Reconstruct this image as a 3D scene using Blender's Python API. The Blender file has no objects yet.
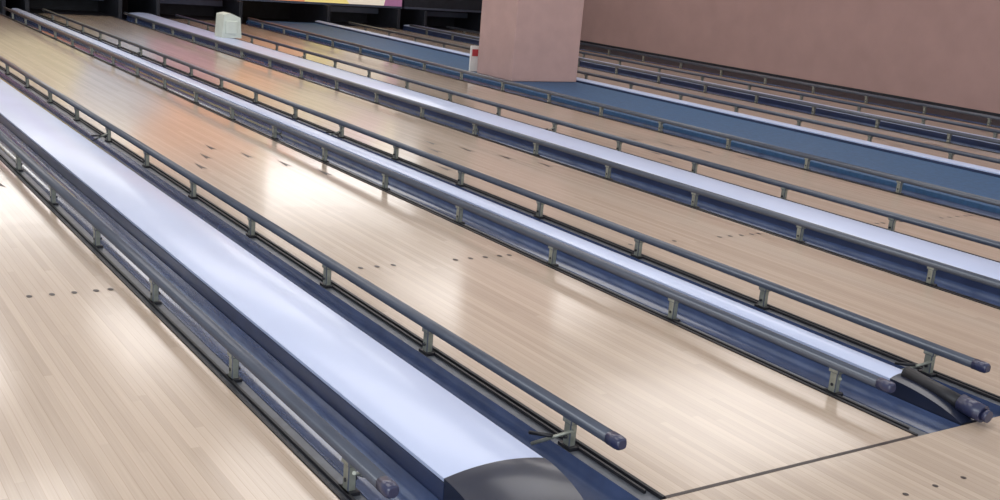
import bpy, bmesh, math, random
from mathutils import Matrix, Vector
random.seed(4)
scene=bpy.context.scene
scene.view_settings.view_transform='Standard'
scene.view_settings.look='None'

# ---------------------------------------------------------------- materials
def new_mat(name):
    m=bpy.data.materials.new(name); m.use_nodes=True
    nt=m.node_tree; b=nt.nodes['Principled BSDF']
    return m,nt,b
def simple(name,col,rough=.5,metal=0,coat=0,emis=None,es=0,noise=.06,nscale=8):
    m,nt,b=new_mat(name)
    b.inputs['Roughness'].default_value=rough
    b.inputs['Metallic'].default_value=metal
    b.inputs['Coat Weight'].default_value=coat
    b.inputs['Coat Roughness'].default_value=.12
    tc=nt.nodes.new('ShaderNodeTexCoord'); n=nt.nodes.new('ShaderNodeTexNoise')
    n.inputs['Scale'].default_value=nscale; n.inputs['Detail'].default_value=5
    nt.links.new(tc.outputs['Object'],n.inputs['Vector'])
    r=nt.nodes.new('ShaderNodeValToRGB')
    r.color_ramp.elements[0].position=.3; r.color_ramp.elements[1].position=.7
    r.color_ramp.elements[0].color=[c*(1-noise) for c in col]+[1]
    r.color_ramp.elements[1].color=[min(1,c*(1+noise)) for c in col]+[1]
    nt.links.new(n.outputs['Fac'],r.inputs['Fac']); nt.links.new(r.outputs['Color'],b.inputs['Base Color'])
    if emis:
        b.inputs['Emission Color'].default_value=list(emis)+[1]; b.inputs['Emission Strength'].default_value=es
    return m
def wood(name,c1,c2,rough=.16,board=.027):
    m,nt,b=new_mat(name); N=nt.nodes; L=nt.links
    tc=N.new('ShaderNodeTexCoord'); sep=N.new('ShaderNodeSeparateXYZ'); L.new(tc.outputs['Object'],sep.inputs[0])
    d=N.new('ShaderNodeMath'); d.operation='DIVIDE'; d.inputs[1].default_value=board; L.new(sep.outputs['X'],d.inputs[0])
    fl=N.new('ShaderNodeMath'); fl.operation='FLOOR'; L.new(d.outputs[0],fl.inputs[0])
    fr=N.new('ShaderNodeMath'); fr.operation='FRACT'; L.new(d.outputs[0],fr.inputs[0])
    wn0=N.new('ShaderNodeTexWhiteNoise'); wn0.noise_dimensions='1D'; L.new(fl.outputs[0],wn0.inputs['W'])
    yy=N.new('ShaderNodeMath'); yy.operation='MULTIPLY_ADD'; yy.inputs[1].default_value=.55; L.new(sep.outputs['Y'],yy.inputs[0])
    of=N.new('ShaderNodeMath'); of.operation='MULTIPLY'; of.inputs[1].default_value=7; L.new(wn0.outputs['Value'],of.inputs[0]); L.new(of.outputs[0],yy.inputs[2])
    yf=N.new('ShaderNodeMath'); yf.operation='FLOOR'; L.new(yy.outputs[0],yf.inputs[0])
    cb=N.new('ShaderNodeCombineXYZ'); L.new(fl.outputs[0],cb.inputs[0]); L.new(yf.outputs[0],cb.inputs[1])
    wn=N.new('ShaderNodeTexWhiteNoise'); wn.noise_dimensions='2D'; L.new(cb.outputs[0],wn.inputs['Vector'])
    mp=N.new('ShaderNodeMapping'); mp.inputs['Scale'].default_value=(160,2.2,1); L.new(tc.outputs['Object'],mp.inputs[0])
    g=N.new('ShaderNodeTexNoise'); g.inputs['Scale'].default_value=1; g.inputs['Detail'].default_value=4; L.new(mp.outputs[0],g.inputs['Vector'])
    a=N.new('ShaderNodeMath'); a.operation='MULTIPLY_ADD'; a.inputs[1].default_value=.6; L.new(g.outputs['Fac'],a.inputs[0])
    w2=N.new('ShaderNodeMath'); w2.operation='MULTIPLY'; w2.inputs[1].default_value=.4; L.new(wn.outputs['Value'],w2.inputs[0]); L.new(w2.outputs[0],a.inputs[2])
    r=N.new('ShaderNodeValToRGB'); r.color_ramp.elements[0].position=.2; r.color_ramp.elements[1].position=.8
    r.color_ramp.elements[0].color=list(c1)+[1]; r.color_ramp.elements[1].color=list(c2)+[1]; L.new(a.outputs[0],r.inputs['Fac'])
    s=N.new('ShaderNodeMath'); s.operation='LESS_THAN'; s.inputs[1].default_value=.07; L.new(fr.outputs[0],s.inputs[0])
    mx=N.new('ShaderNodeMixRGB'); mx.blend_type='MULTIPLY'; mx.inputs['Color2'].default_value=(.84,.80,.76,1); L.new(s.outputs[0],mx.inputs['Fac']); L.new(r.outputs['Color'],mx.inputs['Color1'])
    L.new(mx.outputs[0],b.inputs['Base Color'])
    b.inputs['Roughness'].default_value=.45
    b.inputs['Coat Weight'].default_value=1; b.inputs['Coat Roughness'].default_value=rough; b.inputs['Coat IOR'].default_value=1.5
    n2=N.new('ShaderNodeTexNoise'); n2.inputs['Scale'].default_value=3; L.new(tc.outputs['Object'],n2.inputs['Vector'])
    bp=N.new('ShaderNodeBump'); bp.inputs['Strength'].default_value=.05; bp.inputs['Distance'].default_value=.02; L.new(n2.outputs['Fac'],bp.inputs['Height']); L.new(bp.outputs[0],b.inputs['Coat Normal'])
    return m
M={}
M['wood']=wood('lane_maple',(.40,.305,.225),(.545,.43,.335),rough=.14)
M['mark']=simple('marking_dark',(.035,.022,.02),.4)
M['navy']=simple('gutter_navy',(.05,.075,.16),.22,0,.8,noise=.2)
M['navy2']=simple('capping_body_navy',(.025,.036,.085),.3,0,.4,noise=.2)
M['nose']=simple('capping_nose_black',(.010,.014,.032),.3,0,.2,noise=.2)
M['cap']=simple('capping_white',(.48,.55,.755),.42,0,.3,noise=.03,nscale=3)
M['rail']=simple('rail_slate',(.062,.072,.10),.35,0,.3,noise=.1)
M['knob']=simple('end_cap_blue',(.022,.026,.07),.35,0,.3)
M['post']=simple('post_metal',(.27,.28,.24),.4,.5,noise=.25,nscale=30)
M['strip']=simple('hinge_strip',(.10,.11,.13),.4,.3,noise=.2,nscale=20)
M['black']=simple('black_trim',(.008,.008,.012),.5)
M['carpet']=simple('blue_walkway',(.028,.085,.185),.6,noise=.15,nscale=25)
M['pillar']=simple('pillar_paint',(.44,.295,.275),.75,noise=.05,nscale=6)
M['wall']=simple('wall_paint',(.42,.27,.25),.8,noise=.05,nscale=3)
M['ceil']=simple('ceiling_paint',(.62,.61,.59),.9)
M['dark']=simple('machinery_dark',(.012,.014,.022),.6,noise=.3)
M['steel']=simple('machinery_steel',(.10,.12,.17),.4,.5)
M['box']=simple('box_white',(.64,.70,.63),.5)
M['white']=simple('sign_white',(.8,.78,.75),.5)
M['red']=simple('sign_red',(.5,.05,.06),.5)
M['lamp']=simple('lamp_diffuser',(.9,.9,.9),.4,emis=(1,.97,.94),es=2.9)
M['lamp2']=simple('tube_diffuser',(.9,.9,.9),.4,emis=(1,.98,.95),es=3.0)

def mural():
    m,nt,b=new_mat('masking_mural'); N=nt.nodes;L=nt.links
    tc=N.new('ShaderNodeTexCoord'); mp=N.new('ShaderNodeMapping'); mp.inputs['Scale'].default_value=(.62,1,.8); mp.inputs['Location'].default_value=(3.3,0,1.2)
    L.new(tc.outputs['Object'],mp.inputs[0])
    v=N.new('ShaderNodeTexVoronoi'); v.inputs['Scale'].default_value=1.1; L.new(mp.outputs[0],v.inputs['Vector'])
    sp=N.new('ShaderNodeSeparateColor'); L.new(v.outputs['Color'],sp.inputs[0])
    r=N.new('ShaderNodeValToRGB'); r.color_ramp.interpolation='CONSTANT'
    cols=[(.80,.55,.12),(.60,.12,.09),(.5,.45,.25),(.85,.70,.25),(.33,.14,.26),(.8,.72,.6),(.80,.32,.14),(.3,.38,.5)]
    e=r.color_ramp.elements; e[0].color=list(cols[0])+[1]; e[1].position=1/8; e[1].color=list(cols[1])+[1]
    for i in range(2,8):
        x=e.new(i/8); x.color=list(cols[i])+[1]
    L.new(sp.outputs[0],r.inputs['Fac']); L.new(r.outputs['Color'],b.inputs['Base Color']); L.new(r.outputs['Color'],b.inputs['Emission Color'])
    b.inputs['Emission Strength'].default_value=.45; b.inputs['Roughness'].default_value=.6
    return m
M['mural']=mural()

# ---------------------------------------------------------------- mesh builder
class B:
    def __init__(s,name,mats,loc=(0,0,0)):
        s.bm=bmesh.new(); s.name=name; s.mats=mats; s.loc=loc
    def face(s,vs,mi=0,smooth=False):
        try: f=s.bm.faces.new(vs)
        except ValueError: return
        f.material_index=mi; f.smooth=smooth
    def box(s,x0,x1,y0,y1,z0,z1,mi=0,bev=0):
        v=[s.bm.verts.new((x,y,z)) for x in(x0,x1) for y in(y0,y1) for z in(z0,z1)]
        fs=[(0,1,3,2),(4,6,7,5),(0,4,5,1),(2,3,7,6),(0,2,6,4),(1,5,7,3)]
        out=[]
        for q in fs:
            f=s.bm.faces.new([v[i] for i in q]); f.material_index=mi; out.append(f)
        if bev:
            es=list({e for f in out for e in f.edges})
            bmesh.ops.bevel(s.bm,geom=es,offset=bev,segments=2,affect='EDGES',profile=.5)
    def prism(s,prof,y0,y1,mi=0,smooth=True,closed=True,capends=True,ny=1):
        rings=[]
        for k in range(ny+1):
            y=y0+(y1-y0)*k/ny
            rings.append([s.bm.verts.new((x,y,z)) for x,z in prof])
        n=len(prof)
        for k in range(ny):
            for i in range(n if closed else n-1):
                j=(i+1)%n
                s.face([rings[k][i],rings[k][j],rings[k+1][j],rings[k+1][i]],mi,smooth)
        if capends and closed:
            s.face(rings[0],mi); s.face(list(reversed(rings[-1])),mi)
    def loft(s,rings,mi=0,smooth=True):
        R=[[s.bm.verts.new(p) for p in r] for r in rings]; n=len(R[0])
        for k in range(len(R)-1):
            for i in range(n):
                j=(i+1)%n; s.face([R[k][i],R[k][j],R[k+1][j],R[k+1][i]],mi,smooth)
        s.face(R[0],mi); s.face(list(reversed(R[-1])),mi)
    def rod(s,a,b,r,mi=0,n=10):
        a=Vector(a);b=Vector(b);d=(b-a).normalized()
        u=d.orthogonal().normalized(); w=d.cross(u)
        s.loft([[p+u*r*math.cos(t)+w*r*math.sin(t) for t in [2*math.pi*i/n for i in range(n)]] for p in(a,b)],mi)
    def disc(s,x,y,z,r,mi=0,n=12,sy=1):
        s.face([s.bm.verts.new((x+r*math.cos(2*math.pi*i/n),y+sy*r*math.sin(2*math.pi*i/n),z)) for i in range(n)],mi)
    def done(s):
        bmesh.ops.recalc_face_normals(s.bm,faces=s.bm.faces)
        me=bpy.data.meshes.new(s.name); s.bm.to_mesh(me); s.bm.free()
        for m in s.mats: me.materials.append(M[m])
        o=bpy.data.objects.new(s.name,me); o.location=s.loc; scene.collection.objects.link(o)
        return o

W=1.054; YE=16.0
lanes=[.138,1.995,3.660,5.578,8.47,10.35]
# ---------------------------------------------------------------- lanes
for x in lanes:
    b=B('bowling_lane',['wood','mark'],(x,0,0))
    b.box(0,W,0.007,YE,-.06,0,0)
    b.box(0,W,-.007,.007,-.06,.0008,1)       # foul line
    bw=W/39
    for i in(3,5,8,11,14,26,29,32,35,37):
        b.disc(bw*(i-.5),2.27,.0012,.011,1,sy=1.6)
    for k in range(-3,4):
        cx=W/2+k*bw*5; y=5.15-abs(k)*.30
        vs=[b.bm.verts.new(p) for p in((cx,y+.13,.0012),(cx-.019,y-.07,.0012),(cx,y-.03,.0012),(cx+.019,y-.07,.0012))]
        b.face(vs,1)
    for i in(9,14,20,26,31):
        b.disc(bw*(i-.5),10.4+.2*abs(i-20)/10,.0012,.011,1,sy=1.6)
    b.done()

# ---------------------------------------------------------------- gutters
def gutter(x0,x1):
    b=B('gutter',['navy'],((x0+x1)/2,0,0)); w=(x1-x0)/2; n=16
    top=[(-w*math.cos(math.pi*i/n),-.004-.082*math.sin(math.pi*i/n)) for i in range(n+1)]
    bot=[(w,-.1),(-w,-.1)]
    b.prism(top+bot,0.0,YE,0,True)
    o=b.done()
    m=o.modifiers.new('es','EDGE_SPLIT'); m.split_angle=math.radians(40)
# ---------------------------------------------------------------- bumper rails
def rail(edge,side):
    b=B('bumper_rail',['rail','post','strip','black','knob'],(edge,0,0))
    xr=side*.046; zr=.100
    def X(a,c): return (min(side*a,side*c),max(side*a,side*c))
    a,c=X(.001,.012); b.box(a,c,0,YE,-.05,.004,3)
    a,c=X(.013,.069); b.box(a,c,0.0,YE,-.05,-.006,2)
    a,c=X(.026,.034); b.box(a,c,0.05,YE,-.006,.004,3)
    prof=[]
    for i in range(14):
        t=2*math.pi*i/14; ct,st=math.cos(t),math.sin(t)
        prof.append((xr+.019*abs(ct)**.7*(1 if ct>0 else -1),zr+.018*abs(st)**.7*(1 if st>0 else -1)))
    b.prism(prof,.17,YE-.6,0,True)
    rings=[]
    for y,s in((.20,1.06),(.165,1.08),(.15,1.0),(.143,.7)):
        rings.append([(xr+(p[0]-xr)*s,y,zr+(p[1]-zr)*s) for p in prof])
    b.loft(rings,4)
    y=.38;k=0
    while y<YE-.7:
        b.box(xr-.012,xr+.012,y-.016,y+.016,-.03,zr-.006,1,.003)
        b.box(xr-.016,xr+.016,y-.022,y+.022,zr-.028,zr-.012,1,.003)
        b.box(xr-.018,xr+.018,y-.030,y+.030,-.012,.004,3)
        b.rod((xr-side*.014,y,.03),(xr+side*.02,y,.03),.006,3,8)
        if k%6==0:
            b.rod((xr+side*.002,y-.02,.055),(xr+side*.085,y+.07,-.01),.0055,1,8)
            b.rod((xr+side*.05,y+.02,.03),(xr+side*.085,y+.085,.02),.006,3,8)
        y+=.849;k+=1
    b.done()
# ---------------------------------------------------------------- cappings
def capping(name,x0,x1,y0,ztop=.058,crown=.012,body='navy2',top='cap'):
    cx=(x0+x1)/2; w=(x1-x0)/2
    b=B(name,[body,top,'nose'],(cx,0,0)); n=10
    wb=w+.003
    b.box(-wb,wb,y0-.0,YE,-.1,ztop-.012,0)
    prof=[(-w+2*w*i/n, ztop+crown*(1-(2*i/n-1)**2)) for i in range(n+1)]
    prof=[(-w,ztop-.010)]+prof+[(w,ztop-.010)]
    b.prism(prof,y0,YE,1,True)
    rings=[]
    m=8
    for k in range(m+1):
        t=k/m; y=y0+.004-(y0-.001)*t; s=math.cos(t*math.pi/2*.93)
        zz=-.02
        rings.append([(px*(.97+.03*s)*1.01,y,(zz+(pz+.001-zz)*max(.12,s**.6))) for px,pz in prof[1:-1]]+[(w*1.0,y,-.1),(-w*1.0,y,-.1)])
    b.loft(rings,2)
    o=b.done()
    md=o.modifiers.new('es','EDGE_SPLIT'); md.split_angle=math.radians(40)
    return o
for i,x in enumerate(lanes):
    gutter(x-.07-.168,x-.07)
    gutter(x+W+.07,x+W+.07+.168)
    rail(x,-1); rail(x+W,1)
G=.240
capping('ball_return_capping',lanes[0]+W+G+.004,lanes[1]-G-.004,.23,crown=.018)
dc=capping('division_capping',lanes[1]+W+G+.004,lanes[2]-G-.004,.30,ztop=.05,crown=.012)
capping('ball_return_capping',lanes[2]+W+G+.004,lanes[3]-G-.004,.23,crown=.018)
capping('division_capping',lanes[4]-G-.15,lanes[4]-G-.004,.30,ztop=.06,crown=.012)
capping('ball_return_capping',lanes[4]+W+G+.004,lanes[5]-G-.004,.23)
capping('ball_return_capping',lanes[0]-G-.32,lanes[0]-G-.004,.23)
b=B('end_fitting',['black','knob','post'],(0,0,0))
b.rod((0,.29,.070),(.0,.03,.040),.024,0,16)
b.rod((0.0,.06,.045),(.0,-.03,.036),.030,1,16)
b.rod((0.0,-.03,.036),(.0,-.05,.034),.021,1,16)
b.rod((-.03,.16,.03),(.05,.10,.02),.012,0,10)
o=b.done(); o.parent=dc

# ---------------------------------------------------------------- walkway, floor, approach
b=B('blue_walkway',['carpet','navy2'],(0,0,0))
wx0=lanes[3]+W+G+.004; wx1=lanes[4]-G-.16
b.box(wx0,wx1,.02,YE,-.1,.03,0,.004)
b.done()
b=B('floor',['wood'],(0,0,0)); b.box(-3,14.5,-4.5,-.007,-.1,0,0); b.done()
b=B('floor_subbase',['dark'],(0,0,0)); b.box(-3,14.5,-4.5,19,-.2,-.101,0); b.done()
b=B('gutter_surround',['dark'],(0,0,0)); b.box(lanes[5]+W+G+.005,12.58,.0,YE,-.1,-.004,0); b.done()
b=B('approach_guide_dots',['mark'],(0,0,.0012))
for x in lanes:
    for i in range(7): b.disc(x+W/2+(i-3)*.132,-.27,0,.009,0)
b.done()
# ---------------------------------------------------------------- pillar
b=B('support_pillar',['pillar'],(7.59,8.92,0.001)); b.box(-.455,.455,-.37,.37,.03,3.49,0,.012); b.done()
b=B('wall_right',['wall'],(12.7,0,0)); b.box(-.1,.1,-4.5,19,-.1,3.5,0); b.done()
b=B('baseboard_right',['dark'],(12.59,0,0)); b.box(-.008,.009,.0,17.0,-.1,.03,0); b.done()
b=B('ceiling',['ceil'],(0,0,3.55)); b.box(-3,12.8,-1.0,19,-.05,.05,0); b.done()
b=B('wall_back',['dark'],(0,18.5,0)); b.box(-3,12.6,-.1,.1,-.1,3.5,0); b.done()
# masking units
b=B('masking_unit',['mural','steel'],(0,16.2,0))
b.box(-2.6,9.8,-.03,.03,.36,2.3,0); b.box(-2.6,9.8,-.045,.035,.33,.365,1); b.done()
b=B('machine_access_panel',['dark','steel'],(11.15,16.2,0))
b.box(-1.3,1.4,-.03,.03,.36,2.3,0); b.box(-1.3,1.4,-.045,.035,.33,.365,1); b.done()
b=B('upper_fascia',['ceil'],(0,16.25,0)); b.box(-2.6,12.5,-.03,.03,2.3,3.5,0); b.done()
# pinsetters
for x in lanes:
    b=B('pinsetter',['dark','steel','knob'],(x+W/2,16.9,0))
    b.box(-.70,-.64,-.9,.7,-.1,.325,0,.01); b.box(.64,.70,-.9,.7,-.1,.325,0,.01)
    b.box(-.64,.64,.3,.7,-.1,.325,0)
    b.box(-.6,.6,-.25,-.18,.18,.29,1,.01); b.rod((-.62,-.1,.3),(.62,-.1,.3),.02,2)
    b.box(-.64,.64,-.9,.7,-.1,-.02,0)
    b.done()
# white box on capping
b=B('white_hood_box',['box'],(5.24,12.35,.076))
prof=[(-.13,0),(.13,0),(.11,.26),(-.02,.31),(-.11,.29)]
b.prism(prof,-.14,.14,0,False); b.box(-.09,.07,-.155,-.14,.05,.22,0,.01); b.done()
# notice sign left of pillar
b=B('notice_sign',['white','red'],(7.2,9.45,.03))
b.box(-.07,.05,-.01,.01,0,.3,0,.004); b.box(-.05,.03,-.014,-.011,.18,.26,1); b.done()

# ---------------------------------------------------------------- lamps
def lamp(x,y,z,sx,sy,sz,mt='lamp'):
    b=B('ceiling_light',[mt,'steel'],(x,y,z))
    b.box(-sx/2,sx/2,-sy/2,sy/2,-sz/2,sz/2,0,.01); b.box(-sx/2-.03,sx/2+.03,-sy/2-.03,sy/2+.03,sz/2,sz/2+.02,1); b.done()
for x in(3.6,8.6): lamp(x,15.7,2.72,2.8,.15,.8,'lamp2')
for x in(.8,4.8,9):
    for y in(1.6,6.4,11.2): lamp(x,y,3.44,2.8,2.4,.05)

def area(name,loc,rot,size,sy,e,col):
    l=bpy.data.lights.new(name,'AREA'); l.shape='RECTANGLE'; l.size=size; l.size_y=sy; l.energy=e; l.color=col
    o=bpy.data.objects.new(name,l); o.location=loc; o.rotation_euler=rot; scene.collection.objects.link(o)
area('window_light',(-2.5,-4,2.0),(math.radians(80),0,math.radians(-35)),5,2.2,200,(.90,.95,1))

w=bpy.data.worlds.new('World'); scene.world=w; w.use_nodes=True
bg=w.node_tree.nodes['Background']; bg.inputs[0].default_value=(.86,.92,1,1); bg.inputs[1].default_value=.85

# ---------------------------------------------------------------- camera
f,yaw,pit,rol=1139.67,.5949,.2516,.0844
fw=Vector((math.sin(yaw)*math.cos(pit),math.cos(yaw)*math.cos(pit),-math.sin(pit)))
r=Vector((math.cos(yaw),-math.sin(yaw),0)); u=r.cross(fw)
c,s=math.cos(rol),math.sin(rol)
r2=r*c+u*s; u2=u*c-r*s
cd=bpy.data.cameras.new('camera'); cd.sensor_width=36; cd.lens=f/1000*36; cd.clip_end=100
co=bpy.data.objects.new('camera',cd)
m=Matrix.Identity(4)
for i in range(3): m[i][0]=r2[i]; m[i][1]=u2[i]; m[i][2]=-fw[i]
m.translation=Vector((0,-2.0546,1.372)); co.matrix_world=m
scene.collection.objects.link(co); scene.camera=co
